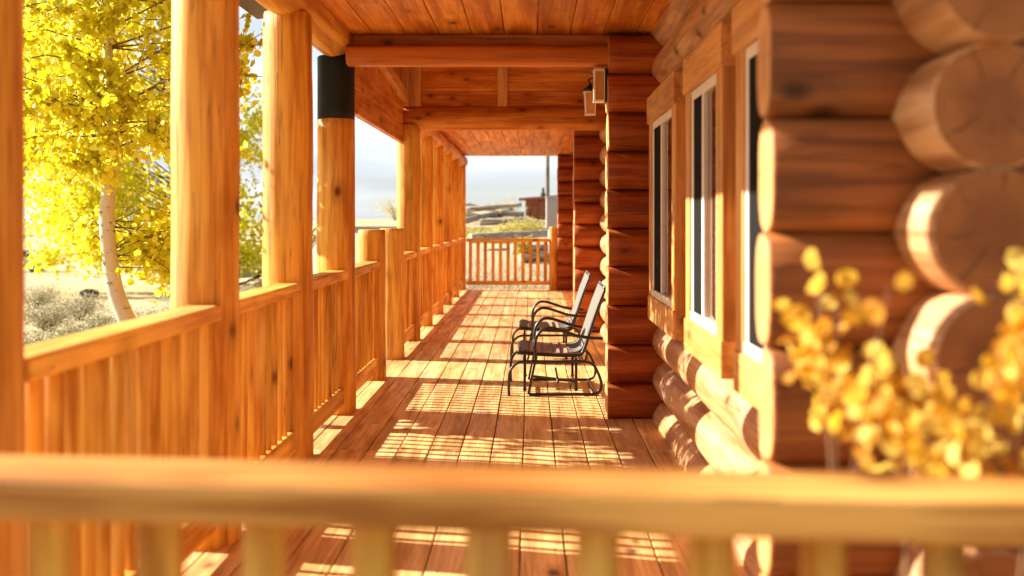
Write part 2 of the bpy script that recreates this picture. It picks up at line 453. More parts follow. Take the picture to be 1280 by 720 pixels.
# door far down the porch
c=MB(); c.box(.795,.9,16.6,16.72,.01,2.1); c.box(.795,.9,17.7,17.82,.01,2.1)
dr=under(c,'door',wood('trim','Z'),cabin,bevel=.006)
c=MB(); c.box(.785,.9,16.56,17.86,2.101,2.24); c.build('head_trim',wood('trim','Y'),dr,bevel=.006)
c=MB(); c.box(.83,.87,16.725,17.695,.01,2.095); c.build('door_panel',wood('trim','Z'),dr,bevel=.006)
c=MB(); c.tube([(.80,17.62,1.0),(.80,17.52,1.0)],.012); c.tube([(.83,17.62,1.0),(.798,17.62,1.0)],.01); c.build('handle',BRONZE,dr)

# ------------------------------------------------------------------ porch roof
roof=thing('porch_roof',(-1.42,2.2,2.5),'orange plank porch roof with log beams running down to the far end','roof')
PX=-1.42
def planks(name,x0,x1,y0,y1,z,axis_w=.235,mat='ceil'):
    m=MB(); x=x0
    while x<x1-.02:
        xe=min(x+axis_w,x1); ys=[y0]; q=y0+random.uniform(.6,3)
        while q<y1-.4: ys.append(q); q+=random.uniform(1.6,3.4)
        ys.append(y1)
        for a,b in zip(ys,ys[1:]):
            dz=random.uniform(0,.003)
            m.box(x+.003,xe-.003,a+.0015,b-.0015,z+dz,z+.022)
        x=xe
    m.box(x0,x1,y0,y1,z+.0225,z+.035)
    return under(m,name,wood(mat,'Y'),roof,bevel=.004)
planks('ceiling',-1.36,.99,1.7,6.98,2.735)
planks('ceiling',-1.36,.99,11.36,19.75,2.715)
m=MB()
m.log((PX,1.55,2.715),(PX,7.13,2.715),.14,n=28,m=24,wob=.03)
under(m,'plate_log',[wood('post','Y'),END_P],roof)
m=MB()
m.log((PX,11.42,2.60),(PX,19.8,2.60),.132,n=28,m=30,wob=.03)
under(m,'plate_log',[wood('post','Y'),END_P],roof)
m=MB(); m.log((-1.30,6.85,2.568),(.9,6.85,2.568),.072,n=24,m=12,wob=.02,rx=1.2,sq=3); under(m,'beam',[wood('beam','X'),END_P],roof)
m=MB(); m.box(-1.29,.9,6.90,6.96,2.625,2.733); m.box(-1.29,.9,6.985,7.03,2.62,3.6); under(m,'beam_board',wood('beam','X'),roof,bevel=.005)
m=MB(); m.log((-1.53,11.22,2.585),(.9,11.22,2.585),.14,n=24,m=12,wob=.02,rx=.8); under(m,'beam',[wood('ceil','X'),END_P],roof)
# gable siding over the far beam
m=MB(); z=2.70
for hgt in (.20,.30,.10,.30,.3):
    m.box(-1.40,.9,11.22,11.25,z+.004,z+hgt); z+=hgt
under(m,'siding',wood('ceil','X'),roof,bevel=.006)
m=MB(); m.box(-.385,-.265,11.17,11.215,2.72,3.6); under(m,'batten',wood('trim','Z'),roof,bevel=.005)
m=MB(); m.box(-1.40,-1.27,11.15,11.215,2.72,3.6); m.box(-1.52,-1.405,11.0,11.215,2.72,3.6); under(m,'corner_board',wood('trim','Z'),roof,bevel=.005)
# header over the stair opening with brace and backing boards above
m=MB()
m.box(-1.53,-1.47,7.78,11.14,2.30,2.50); m.box(-1.53,-1.47,7.78,11.14,2.505,2.72)
under(m,'header',wood('ceil','Y'),roof,bevel=.005)
m=MB()
yy=7.78
while yy<11.1:
    m.box(-1.52,-1.48,yy,min(yy+.3,11.12),2.725,3.6); yy+=.304
under(m,'backing_panel',wood('ceil','Z'),roof,bevel=.005)  # closing panel behind the brace, added to keep sunlight out of the bay
m=MB()
m.hexa([(-1.475,7.8,2.98),(-1.40,7.8,2.98),(-1.40,11.1,2.74),(-1.475,11.1,2.74),(-1.475,7.8,3.10),(-1.40,7.8,3.10),(-1.40,11.1,2.86),(-1.475,11.1,2.86)])
under(m,'brace',wood('trim','Y'),roof,bevel=.005)
planks('ceiling',-1.56,.99,7.04,11.21,3.56)
# roof covering
m=MB()
def slab(y0,y1,xa,za,xb,zb,t=.06):
    m.hexa([(xa,y0,za),(xb,y0,zb),(xb,y1,zb),(xa,y1,za),(xa,y0,za+t),(xb,y0,zb+t),(xb,y1,zb+t),(xa,y1,za+t)])
slab(1.45,7.03,-2.0,2.87,1.6,3.35); slab(11.28,20.2,-2.0,2.80,1.6,3.35); slab(6.95,11.25,-2.0,3.70,1.6,3.72)
slab(1.2,20.3,1.58,3.38,5.2,4.4)
under(m,'roof_covering',SHINGLE,roof)

# ------------------------------------------------------------------ posts
postP=[]
def post(y,top,r,label,black=False,x=PX,name='porch_post',cat='post',group='log posts carrying the porch roof',taper=.96):
    t=thing(name,(x,y,0),label,cat,group)
    m=MB(); m.log((0,0,-.003),(0,0,(top-.455) if black else top),r,n=28,m=26,wob=.045,r1=r*taper)
    m.build('shaft',[wood('post','Z'),END_P],t)
    if black:
        b=MB(); b.log((0,0,top-.453),(0,0,top),r*taper*.985,n=28,m=6,wob=.015,capmi=0); b.build('top_wrap',BLKPAINT,t)
    return t
post(2.40,2.60,.142,'thick log post at the left edge of the photo, nearest the camera')
post(4.20,2.60,.146,'thick log post right of the yellow tree, brightly sunlit on its left side')
post(5.62,2.60,.146,'log post standing just in front of the black-topped post')
post(7.02,2.585,.142,'log post with its top part wrapped in black',True)
far=[(11.20,'first tall post beyond the stair opening, under the end of the far beam'),
     (12.75,'second tall post beyond the stair opening, right behind the one under the beam end'),
     (14.32,'third tall post beyond the stair opening, middle of the far row'),
     (15.90,'fourth tall post beyond the stair opening in the far row'),
     (17.45,'fifth tall post beyond the stair opening, next to last in the far row'),
     (19.28,'farthest tall corner post where the end railing meets the far row')]
for y,l in far: post(y,2.50,.138 if y<12 else .125,l,taper=.98)
def newel(x,y,top,r,label): return post(y,top,r,label,x=x,name='newel_post',group='short newel posts of the porch')
newel(-1.40,8.48,1.31,.125,'short round newel post on the near side of the stair opening')
newel(-1.40,9.72,1.31,.125,'short round newel post on the far side of the stair opening')
newel(.46,19.27,1.26,.085,'short sunlit newel post at the right end of the far railing')
newel(-1.95,1.42,1.2,.1,'short newel post holding the left end of the foreground railing')
newel(2.05,1.24,1.2,.1,'short newel post holding the right end of the foreground railing')

# ------------------------------------------------------------------ railings
def railing(p0,p1,label,nb,rb=.026,top_w=.145,top_h=.068,zt=1.04,group='railing bays of the porch',bz=(.075,.20),sqz=.52,mat='rail'):
    p0=Vector(p0); p1=Vector(p1); L=(p1-p0).length
    ang=math.atan2(p1.y-p0.y,p1.x-p0.x)
    t=thing('porch_railing',(p0.x,p0.y,0),label,'railing',group); t.rotation_euler=(0,0,ang)
    m=MB(); m.box(0,L,-top_w/2,top_w/2,zt-top_h,zt); m.build('top_rail',wood(mat,'X'),t,bevel=.012)
    m=MB(); m.box(0,L,-.045,.045,bz[0],bz[1]); m.build('bottom_rail',wood(mat,'X'),t,bevel=.01)
    for i in range(nb):
        xx=L*(i+.5)/nb
        m=MB(); m.log((xx+random.uniform(-.004,.004),0,bz[1]-.01),(xx+random.uniform(-.004,.004),0,zt-top_h+.004),(rb if sqz==1 else .031)*random.uniform(.93,1.07),n=12,m=5,wob=.05,capmi=0,rx=sqz)
        m.build('baluster',wood('rail','Z'),t)
    return t
RX=-1.382
def nb(a,b): return max(3,round((b-a)/.104))
bays=[(2.52,4.08,'nearest railing bay below the yellow tree, between the left edge post and the sunlit post'),
      (4.32,5.50,'railing bay between the bright sunlit post and the post before the black-topped one'),
      (5.74,6.90,'railing bay running up to the foot of the black-topped post'),
      (7.14,8.38,'railing bay between the black-topped post and the near newel of the stair opening'),
      (9.82,11.09,'railing bay between the far newel of the stair opening and the first tall far post'),
      (11.32,12.64,'railing bay between the first and second tall posts of the far row'),
      (12.86,14.21,'railing bay between the second and third tall posts of the far row'),
      (14.43,15.79,'railing bay between the third and fourth tall posts of the far row'),
      (16.01,17.34,'railing bay between the fourth and fifth tall posts of the far row'),
      (17.56,19.17,'last railing bay of the far row, ending at the far corner post')]
for a,b,l in bays: railing((RX,a,0),(RX,b,0),l,nb(a,b))
railing((-1.28,19.27,0),(.38,19.27,0),'red-brown railing closing off the far end of the porch',11,rb=.033,sqz=1.0,top_w=.11,top_h=.07,zt=1.03,group='end railings of the porch',bz=(.10,.18))
fr=railing((-1.902,1.460,0),(1.918,1.284,0),'blurred railing right in the foreground, across the bottom of the photo',24,rb=.033,top_h=.06,group='end railings of the porch',sqz=1.0,mat='frontrail')
fr.rotation_euler.y=.0099; fr.location.z=.0107

# stairs down at the opening
st=MB()
for i,(zz) in enumerate((-.16,-.33,-.5)):
    st.box(-1.88-.30*i,-1.58-.30*i,8.62,9.58,zz-.04,zz)
st.box(-2.2,-1.6,8.60,8.64,-.75,-.17)
tag(st.build('porch_steps',wood('deck','Y'),loc=(-1.9,9.1,-.5)),'wooden steps leading down through the gap between the newel posts','steps')

# ------------------------------------------------------------------ glider chairs
def glider():
    root=thing('glider_chair',(.2,8.0,0),'nearer black metal glider chair with beige sling seat, beside the log wall end','chair','glider chairs on the porch')
    ox=-.2
    def P(l,y): return [(x+ox,y,z) for x,z in l]
    for s in (-1,1):
        y=.355*s
        m=MB()
        pth=spline(P([(-.17,.0),(-.172,.10),(-.16,.20),(-.10,.262),(0,.273),(.2,.273),(.40,.273),(.49,.255),(.535,.19),(.565,.10),(.553,.04),(.51,.013),(.40,.012),(.2,.012),(-.01,.012)],y),4)
        m.tube(pth,.0115,8); m.tube(spline(P([(-.015,.012),(.01,.14),(.045,.30)],y),4),.010,8)
        m.build('base_frame',BLACK,root)
        a=MB(); yy=.372*s
        a.tube(spline(P([(.045,.30),(.035,.40),(.055,.485),(.11,.537),(.18,.54),(.28,.51),(.38,.478),(.48,.464),(.575,.46)],yy),5),.0135,8,flat=1.5); a.build('armrest',BLACK,root)
        f=MB()
        f.tube(spline(P([(-.085,.335),(-.05,.335),(.1,.322),(.3,.315),(.40,.325),(.435,.38),(.48,.52),(.54,.70),(.60,.855)],.318*s),5),.014,8); f.build('side_tube',BLACK,root)
        for x in (-.045,.365):
            b=MB(); b.box(x-.011+ox,x+.011+ox,.338*s-.005,.338*s+.005,.055,.30); 
            b.tube([(x+ox,.338*s-.012,.05),(x+ox,.338*s+.012,.05)],.016,10); b.build('swing_arm',BLACK,root,bevel=.002)
    for x,z,r_,hw in ((.50,.015,.010,.355),(.22,.11,.010,.355),(-.045,.05,.009,.338),(.365,.05,.009,.338),(-.085,.335,.012,.318),(.60,.855,.012,.318),(.42,.36,.012,.318)):
        m=MB(); m.tube([(x+ox,-hw,z),(x+ox,hw,z)],r_,8); m.build('cross_bar',BLACK,root)
    m=MB(); m.hexa([(ox+.02,-.03,.09),(ox+.37,-.03,.05),(ox+.37,.03,.05),(ox+.02,.03,.09),(ox+.02,-.03,.105),(ox+.37,-.03,.065),(ox+.37,.03,.065),(ox+.02,.03,.105)])
    m.build('link_plate',BLACK,root)
    def sling(name,prof,mat,th=.012,hw=.312):
        m=MB(); pr=spline([(x+ox,0,z) for x,z in prof],5); n=len(pr); c=7
        idx=[]
        for lay in (0,1):
            for i,p in enumerate(pr):
                t=(pr[min(i+1,n-1)]-pr[max(i-1,0)]).normalized(); nr=Vector((-t.z,0,t.x))
                for k in range(c):
                    yy=-hw+2*hw*k/(c-1); sag=-.018*(1-(yy/hw)**2)*math.sin(math.pi*i/(n-1))
                    q=p+nr*(sag-th*lay); m.vert((q.x,yy,q.z))
        o=n*c
        for i in range(n-1):
            for k in range(c-1):
                a=i*c+k; m.face([a,a+1,a+c+1,a+c],.5,0,True); m.face([o+a+c,o+a+c+1,o+a+1,o+a],.5,0,True)
            m.face([i*c,(i+1)*c,o+(i+1)*c,o+i*c],.5); m.face([i*c+c-1,o+i*c+c-1,o+(i+1)*c+c-1,(i+1)*c+c-1],.5)
        m.face(list(range(c-1,-1,-1))+[o+k for k in range(c)],.5); m.face([(n-1)*c+k for k in range(c)]+[o+(n-1)*c+k for k in range(c-1,-1,-1)],.5)
        return m.build(name,mat,root)
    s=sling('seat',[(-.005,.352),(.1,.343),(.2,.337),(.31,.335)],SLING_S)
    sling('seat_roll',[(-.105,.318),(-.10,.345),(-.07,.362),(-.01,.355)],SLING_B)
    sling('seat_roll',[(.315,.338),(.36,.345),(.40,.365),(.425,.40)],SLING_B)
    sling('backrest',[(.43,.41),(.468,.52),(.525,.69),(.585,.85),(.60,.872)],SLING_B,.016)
    m=MB()
    for x in (.03,.10,.17,.24): m.box(ox+x-.003,ox+x+.003,-.31,.31,.325,.3435)  # thin dark bars across the seat
    m.build('seat_line',BLACK,root)
    return root
gl=glider()
g2=copy_tree(gl); g2.location=(.185,9.72,0); tag(g2,'farther black metal glider chair with beige sling back, partly behind the nearer one','chair')

# ------------------------------------------------------------------ lanterns
def lantern(loc,label,wall_dx):
    t=thing('wall_lantern',loc,label,'lantern','lanterns by the log wall end')
    f=MB()
    for sx in (-1,1):
        for sy in (-1,1): f.hexa([(sx*.042-.006,sy*.042-.006,-.12),(sx*.042+.006,sy*.042-.006,-.12),(sx*.042+.006,sy*.042+.006,-.12),(sx*.042-.006,sy*.042+.006,-.12),
                                  (sx*.052-.006,sy*.052-.006,.10),(sx*.052+.006,sy*.052-.006,.10),(sx*.052+.006,sy*.052+.006,.10),(sx*.052-.006,sy*.052+.006,.10)])
    f.box(-.052,.052,-.052,.052,-.135,-.121); f.box(-.064,.064,-.064,.064,.101,.113)
    f.build('frame',LGLASS,t,bevel=.002)
    p=MB(); p.hexa([(-.036,-.036,-.12),(.036,-.036,-.12),(.036,.036,-.12),(-.036,.036,-.12),(-.045,-.045,.10),(.045,-.045,.10),(.045,.045,.10),(-.045,.045,.10)]); p.build('glass',AMBER,t)
    c=MB(); b=len(c.v)
    for r_,z in ((.082,.114),(.062,.15),(.022,.175),(.012,.2)):
        for k in range(12): c.vert((r_*math.cos(k*math.pi/6),r_*math.sin(k*math.pi/6),z))
    for q in range(3):
        for k in range(12): c.face([q*12+k,q*12+(k+1)%12,q*12+12+(k+1)%12,q*12+12+k],.5,0,True)
    c.face([36+k for k in range(12)],.5); c.face([k for k in range(11,-1,-1)],.5)
    c.build('cap',BRONZE,t)
    a=MB(); a.tube(spline([(0,0,.2),(0,0,.25),(wall_dx*.5,0,.28),(wall_dx*.92,0,.23)],5),.009); a.box(*sorted((wall_dx*.86,wall_dx)),-.05,.05,.10,.30); a.build('bracket',BRONZE,t,bevel=.003)
    return t
lantern((.47,7.55,2.325),'dark capped coach lantern with amber glass, hanging left of the log wall end',.47)
bpy.data.objects['wall_lantern'].scale=(.82,.82,.74)
t=thing('wall_light',(.505,6.86,2.355),'pale square wall light with amber panes fixed to the log wall end','lantern')
m=MB(); m.box(.022,.040,-.07,.07,-.12,.12); m.build('back_plate',BRONZE,t,bevel=.003)
m=MB()
for sx in (-.052,.016):
    for sy in (-.06,.056): m.box(sx,sx+.010,sy-.005,sy+.005,-.10,.10)
m.box(-.054,.021,-.067,.064,-.112,-.1005); m.box(-.054,.021,-.067,.064,.1005,.118); m.build('frame',WHITE,t,bevel=.002)
m=MB(); m.box(-.046,.014,-.058,.054,-.10,.10); m.build('glass',AMBER,t)

def at(px,y): return (px-663)/1200*y
# ------------------------------------------------------------------ foliage helpers
def rnd_unit():
    while True:
        v=Vector((random.uniform(-1,1),random.uniform(-1,1),random.uniform(-1,1)))
        if .05<v.length<1: return v.normalized()
def aspen():
    bx,by=-2.97,6.8; zg=gh(bx,by)
    t=thing('aspen_tree',(bx,by,zg),'young aspen with yellow leaves and pale curved trunk, outside the left railing','tree')
    L=lambda p:(p[0]-bx,p[1]-by,p[2]-zg)
    tr=MB()
    pts=[(-2.70,6.8,zg-.05),(-2.72,6.8,.2),(-2.80,6.8,.55),(-2.88,6.8,.74),(-2.945,6.8,.92),(-2.985,6.81,1.15),(-3.0,6.8,1.45),(-2.97,6.82,1.9),(-3.0,6.85,2.4),(-3.02,6.82,3.0),(-2.98,6.85,3.7),(-3.0,6.9,4.5)]
    rr=[.085,.075,.066,.060,.056,.054,.050,.044,.036,.028,.02,.008]
    sp=spline([L(p) for p in pts],5); rs=[]
    for i in range(len(sp)):
        q=i/5; a=int(min(q,len(rr)-2)); rs.append(rr[a]+(rr[a+1]-rr[a])*(q-a))
    tr.tube(sp,rs,12); tr.build('trunk',BARK,t)
    br=MB(); lf=MB()
    rng=random.Random(21)
    def leaves_along(p0,p1,n,spread):
        for _ in range(n):
            q=p0.lerp(p1,rng.random())+rnd_unit()*spread*abs(rng.gauss(0,.6))
            nr=rnd_unit(); nr=Vector((nr.x-.55,nr.y,nr.z*.8+.35))
            lf.leaf(q,rng.uniform(.036,.060),nr,rng.random()*6.28,rng.random(),7,.92)
    nb_=0
    for i in range(74):
        z=1.85+2.4*rng.random()**1.1
        f=(z-1.85)/2.4
        ang=rng.random()*6.283
        ln=rng.uniform(.55,1.05)*(1.35-.55*abs(f-.3)*1.2-.35*f)
        s=min(len(sp)-1,max(0,int((z-zg)/(4.5-zg)*len(sp))))
        base=min(sp,key=lambda q:abs(q.z+zg-z))
        droop=rng.uniform(-.25,.5) if f>.25 else rng.uniform(-.15,.25)
        dirv=Vector((math.cos(ang),math.sin(ang)*.82,droop)).normalized()
        p1=base+dirv*ln*.55+Vector((0,0,.05)); p2=base+dirv*ln+Vector((0,0,-.06*ln))
        br.tube([base,p1,p2],[.008,.005,.003],5)
        for k in range(7):
            q=base.lerp(p2,rng.uniform(.25,1))
            e=q+(rnd_unit()+dirv*.6)*rng.uniform(.15,.34)
            br.tube([q,e],[.004,.002],4)
            leaves_along(q,e,19,.085)
        leaves_along(base.lerp(p2,.5),p2,14,.09)
    # low drooping sprays right of the trunk
    for i in range(15):
        base=Vector(L((-2.95,6.82,rng.uniform(1.05,1.4))))
        e=Vector(L((rng.uniform(-2.72,-2.30),rng.uniform(6.75,7.4),rng.uniform(.80,1.5))))
        br.tube([base,base.lerp(e,.5)+Vector((0,0,.08)),e],[.005,.0035,.002],5)
        leaves_along(base.lerp(e,.3),e,75,.14)
    for i in range(7):
        base=Vector(L((-3.0,6.82,rng.uniform(1.15,1.6))))
        e=Vector(L((rng.uniform(-3.55,-3.15),rng.uniform(6.75,7.4),rng.uniform(1.15,1.5))))
        br.tube([base,base.lerp(e,.5)+Vector((0,0,.08)),e],[.008,.006,.003],5)
        leaves_along(base.lerp(e,.4),e,45,.12)
    for i in range(30):   # leafy sprays on the near side hiding the upper trunk
        z=rng.uniform(1.5,3.1); base=min(sp,key=lambda q:abs(q.z+zg-z))
        e=base+Vector((rng.uniform(-.26,.26),rng.uniform(-.45,-.1),rng.uniform(-.1,.2)))
        br.tube([base,e],[.006,.003],5); leaves_along(base.lerp(e,.3),e,60,.12)
    br.build('branches',TWIG,t); lf.build('crown',LEAF,t)
aspen()
def big_tree(px,y,cpx,h,rad,label,seed,n):
    x=at(px,y); z=gh(x,y); cx=at(cpx,y)-x
    t=thing('cottonwood_tree',(x,y,z),label,'tree'); rng=random.Random(seed)
    br=MB(); lf=MB()
    br.tube(spline([(0,0,-.1),(.05,0,h*.12),(cx*.25,.1,h*.35),(cx*.7,.1,h*.7),(cx,.0,h*.97)],5),[.24-.011*i for i in range(21)],10)
    br.build('trunk',BARK,t); br=MB()
    for i in range(150):
        f=rng.random(); zz=h*(.07+.90*f); a=rng.random()*6.283
        rr_=rad*(1-.75*max(0,(f-.55)/.45)**2)*rng.uniform(.45,1.0)
        c=Vector((cx*min(1,f*7)+math.cos(a)*rr_,math.sin(a)*rr_,zz))
        b0=Vector((cx*.7*f,0,max(h*.12,zz-rr_*.5))); br.tube([b0,b0.lerp(c,.5)+Vector((0,0,.15)),c],[.035,.02,.008],5)
        sz=rng.uniform(.6,1.15)
        for k in range(n//150):
            q=c+Vector((rng.gauss(0,.5),rng.gauss(0,.5),rng.gauss(0,.33)))*sz*1.35
            if q.z<.5: continue
            v=rnd_unit(); lf.leaf(q,rng.uniform(.12,.21),(v.x-.55,v.y,v.z*.8+.35),rng.random()*6.28,rng.random(),6,.9)
    br.build('branches',TWIG,t); lf.build('crown',LEAF,t)
big_tree(240,38,165,15,5.7,'large yellow cottonwood filling the background behind the young aspen',4,40000)

def shrub(x,y,w,h,mat,label,cat,name,n=900,ls=.05,group=None,z=None,seed=1,stems=9,asp=.45):
    rng=random.Random(seed); z=gh(x,y)-.02 if z is None else z
    t=thing(name,(x,y,z),label,cat,group)
    lf=MB(); tw=MB(); cl=[]
    for i in range(stems):
        a=rng.random()*6.28; r=math.sqrt(rng.random())*w*.5
        e=Vector((math.cos(a)*r,math.sin(a)*r,h*rng.uniform(.55,1)*(1-.35*(r/(w*.5))**2)))
        tw.tube([(e.x*.15,e.y*.15,0),tuple(e*.5+Vector((0,0,h*.1))),tuple(e)],[.012*h+.003,.008*h+.002,.003],5)
        cl.append(e)
    for i in range(n):
        e=cl[rng.randrange(stems)]; k=rng.uniform(.35,1.05)
        q=Vector((e.x*k,e.y*k,e.z*k))+Vector((rng.gauss(0,1)*w*.10,rng.gauss(0,1)*w*.10,rng.gauss(0,1)*h*.09))
        q.z=max(q.z,.02)
        nr=Vector((rng.gauss(0,1),rng.gauss(0,1),rng.gauss(0,1)+.4))
        lf.leaf(q,ls*rng.uniform(.6,1.4),nr,rng.random()*6.28,rng.random(),5,asp)
    tw.build('stems',TWIG,t); lf.build('foliage',mat,t)
    return t
# golden shrub close to the camera
def gold_shrub():
    x0,y0,z0=.74,1.68,-.6
    t=thing('golden_shrub',(x0,y0,z0),'blurred golden-leaved shrub in front of the log corner at right','shrub')
    rng=random.Random(12); tw=MB(); lf=MB()
    mains=[]
    for i in range(6):
        b0=Vector((rng.uniform(-.08,.08),rng.uniform(-.06,.06),0)); n0=Vector((-.20+.10*i,rng.uniform(-.08,.06),1.42+rng.uniform(-.05,.08)))
        tw.tube([b0,b0.lerp(n0,.5)+Vector((0,0,.05)),n0],[.007,.005,.0035],6); mains.append(n0)
    for i in range(30):
        tx=rng.uniform(.49,.95); ty=rng.uniform(1.46,1.76)
        top=1.40-.10*abs(math.sin((tx-.44)*9))-(.16 if .58<tx<.68 else 0)
        tip=Vector((tx-x0,ty-y0,rng.uniform(max(.98,1.26-.9*(tx-.44)),top)-z0))
        base=min(mains,key=lambda q:abs(q.x-tip.x)); mid=base.lerp(tip,.5)+Vector((0,0,.03))
        tw.tube([base,mid,tip],[.003,.002,.0012],5)
        for k in range(rng.choice((8,14,22))):
            f=rng.uniform(0,1.05); q=mid.lerp(tip,f)+Vector((rng.gauss(0,.026),rng.gauss(0,.026),rng.gauss(0,.03)))
            if q.z+z0<.97: continue
            nr=rnd_unit(); lf.leaf(q,rng.uniform(.026,.052),(nr.x-.5,nr.y-.5,nr.z*.7+.2),rng.random()*6.28,rng.random(),7,.85)
    tw.build('stems',TWIG,t); lf.build('foliage',GOLD,t)
gold_shrub()

sg=[(48,14.5,1.0,.55,'dark-based sagebrush at the far left, beside the left edge post'),
    (86,15.5,1.1,.55,'pale olive sagebrush left of the aspen trunk, lowest and broadest'),
    (118,17.5,1.1,.60,'grey sagebrush just left of the foot of the aspen trunk'),
    (62,20,1.4,.65,'pale tan brush behind the dark-based sagebrush'),
    (100,23,1.5,.75,'pale straw-coloured brush farther off left of the aspen trunk'),
    (205,17,1.3,.8,'sagebrush just left of the bright sunlit post, behind low yellow leaves'),
    (45,27,1.6,.8,'straw-coloured brush below the pale car at the far left'),
    (317,30,1.3,.5,'low brush seen between the two thick posts')]
for i,(px,y,w_,h_,l) in enumerate(sg):
    shrub(at(px,y),y,w_,h_,SAGE,l,'shrub','sagebrush',n=3200,ls=.05,group='sagebrush left of the porch',seed=30+i,stems=22,asp=.35)
rb=[(598,26,1.2,.43,'yellow rabbitbrush at the left of the view over the end railing'),
    (632,27,.9,.38,'small yellow rabbitbrush in the middle of the view over the end railing'),
    (650,27.5,1.1,.54,'yellow rabbitbrush in front of the left corner of the brown shed'),
    (668,28,1.15,.54,'yellow rabbitbrush before the middle of the brown shed'),
    (630,78,3.6,1.9,'yellow-green bush on the skyline left of the brown shed'),
    (497,70,4.2,1.9,'yellow-green bush on the skyline seen left of the first far post'),
    (655,22.5,.5,.6,'small yellow bush seen through the balusters of the end railing'),
    (615,25,.9,.35,'low pale bush seen through the left balusters of the end railing')]
for i,(px,y,w_,h_,l) in enumerate(rb):
    shrub(at(px,y),y,w_,h_,RABBIT,l,'shrub','rabbitbrush',n=1300,ls=.05*max(1,y/35),group='yellow brush beyond the end railing',seed=60+i,stems=24,asp=.45)

# dry grass just beyond the end railing
dg=MB(); rng=random.Random(3)
for i in range(2600):
    x=rng.uniform(-2.2,1.2); y=19.75+abs(rng.gauss(0,1.0)); z=gh(x,y)
    a=rng.random()*6.28; l=rng.uniform(.06,.26)
    dx,dy=math.cos(a)*l*.7,math.sin(a)*l*.7; wv=Vector((-math.sin(a),math.cos(a),0))*.006
    b=len(dg.v)
    p=Vector((x,y,z)); q=p+Vector((dx,dy,l*.6))
    for v in (p-wv,p+wv,q+wv*.3,q-wv*.3): dg.vert(v)
    dg.face([b,b+1,b+2,b+3],rng.random())
tag(dg.build('dry_grass',STRAW),'matted dry grass just outside the end railing','grass',kind='stuff')

# weathered logs lying beyond the railing
lg=[((583,45,262),(652,45,256),.14,'long pale log leaning up towards the roof of the brown shed'),
    ((578,44,277),(640,47,262),.15,'thick grey log rising to the right below the long pale log'),
    ((582,50,255),(625,50,266),.10,'thin dark log sloping down to the right at the top of the pile'),
    ((582,46,268),(612,46,272),.16,'short grey log at the left in the middle of the log pile'),
    ((600,42,278),(645,42,275),.15,'grey log at the foot of the pile, just above the yellow brush'),
    ((578,48,257),(606,48,271),.11,'dark thin log crossing the pile at the far left'),
    ((625,46,266),(655,46,268),.17,'short dark log ending at the left wall of the shed'),
    ((608,47,270),(636,47,266),.13,'short pale log in the middle of the pile'),
    ((588,23.5,298),(682,24.5,292),.13,'long grey log lying just above the top of the end railing'),
    ((640,23,312),(688,23.4,308),.10,'grey log seen through the right balusters of the end railing'),
    ((650,22.3,323),(690,22.6,319),.09,'lower grey log seen through the right balusters of the end railing')]
for i,(a,b,r_,l) in enumerate(lg):
    P0=Vector((at(a[0],a[1]),a[1],1.4-(a[2]-275)/1200*a[1])); P1=Vector((at(b[0],b[1]),b[1],1.4-(b[2]-275)/1200*b[1]))
    m=MB(); m.log(P0,P1,r_,n=12,m=10,wob=.12,r1=r_*.7)
    tag(m.build('fallen_log',[wood('grey','X'),END_G],loc=tuple(P0)),l,'log','weathered logs beyond the end railing')
# heap of earth and brush the pile rests on
m=MB(); rng=random.Random(9)
nxh,nyh=24,12
for jy in range(nyh+1):
    for ix in range(nxh+1):
        u,v=ix/nxh*2-1,jy/nyh*2-1
        x=at(610,47)+u*3.2; y=47+v*2.6; r2=max(0,1-(u*u*.9+v*v))
        m.vert((x,y,gh(x,y)-.1+r2*.85*(.8+.4*noise.noise(Vector((x*1.3,y*1.3,1))))))
for jy in range(nyh):
    for ix in range(nxh): a=jy*(nxh+1)+ix; m.face([a,a+1,a+nxh+2,a+nxh+1],.5,0,True)
tag(m.build('earth_mound',bpy.data.materials['dry_ground']),kind='structure')

# ------------------------------------------------------------------ shed, pole, box, conifer
y=88; zb=gh(.8,y)-.15
sh=thing('brown_shed',(.9,y,zb),'low red-brown shed with a slanting roof beyond the end railing','shed')
m=MB(); xl=-.45-.9
for i in range(13):
    x0=xl+i*.28; m.box(x0,x0+.275,-1.5,-1.44,0,1.95+.02*i)
m.box(xl,xl+.05,-1.44,1.5,0,1.95); m.box(xl+3.55,xl+3.6,-1.44,1.5,0,2.2); m.box(xl,xl+3.6,1.5,1.55,0,1.95)
m.build('wall',wood('barn','Z'),sh)
m=MB(); m.hexa([(xl-.6,-1.9,1.93),(xl+4,-1.9,2.28),(xl+4,1.9,2.28),(xl-.6,1.9,1.93),(xl-.6,-1.9,2.15),(xl+4,-1.9,2.5),(xl+4,1.9,2.5),(xl-.6,1.9,2.15)])
m.build('roof',plain('shed_roof',(.30,.12,.07),.7,0,.3,.3,3),sh)
m=MB(); m.box(xl+1.2,xl+2.1,-1.56,-1.505,.02,1.8); m.build('door',wood('barn','Z'),sh)
y=60; x=at(684.5,y)
t=thing('utility_pole',(x,y,gh(x,y)),'tall weathered utility pole behind the grey utility box','pole')
m=MB(); m.log((0,0,-.2),(0,0,9),.125,n=14,m=14,wob=.05,r1=.1); m.build('shaft',[wood('pole','Z'),END_G],t)
m=MB(); m.log((-1.1,-.16,8.3),(1.1,-.16,8.3),.07,n=8,m=4); m.build('cross_arm',[wood('grey','X'),END_G],t)
for xx in (-1,-.5,.5,1):
    m=MB(); m.log((xx,-.16,8.36),(xx,-.16,8.52),.035,n=8,m=2,capmi=0); m.build('insulator',WHITE,t)
y=23; x=at(693,y)
t=thing('utility_box',(x,y,gh(x,y)),'pale grey metal utility box standing behind the end newel post','utility box')
zz=1.92-gh(x,y)
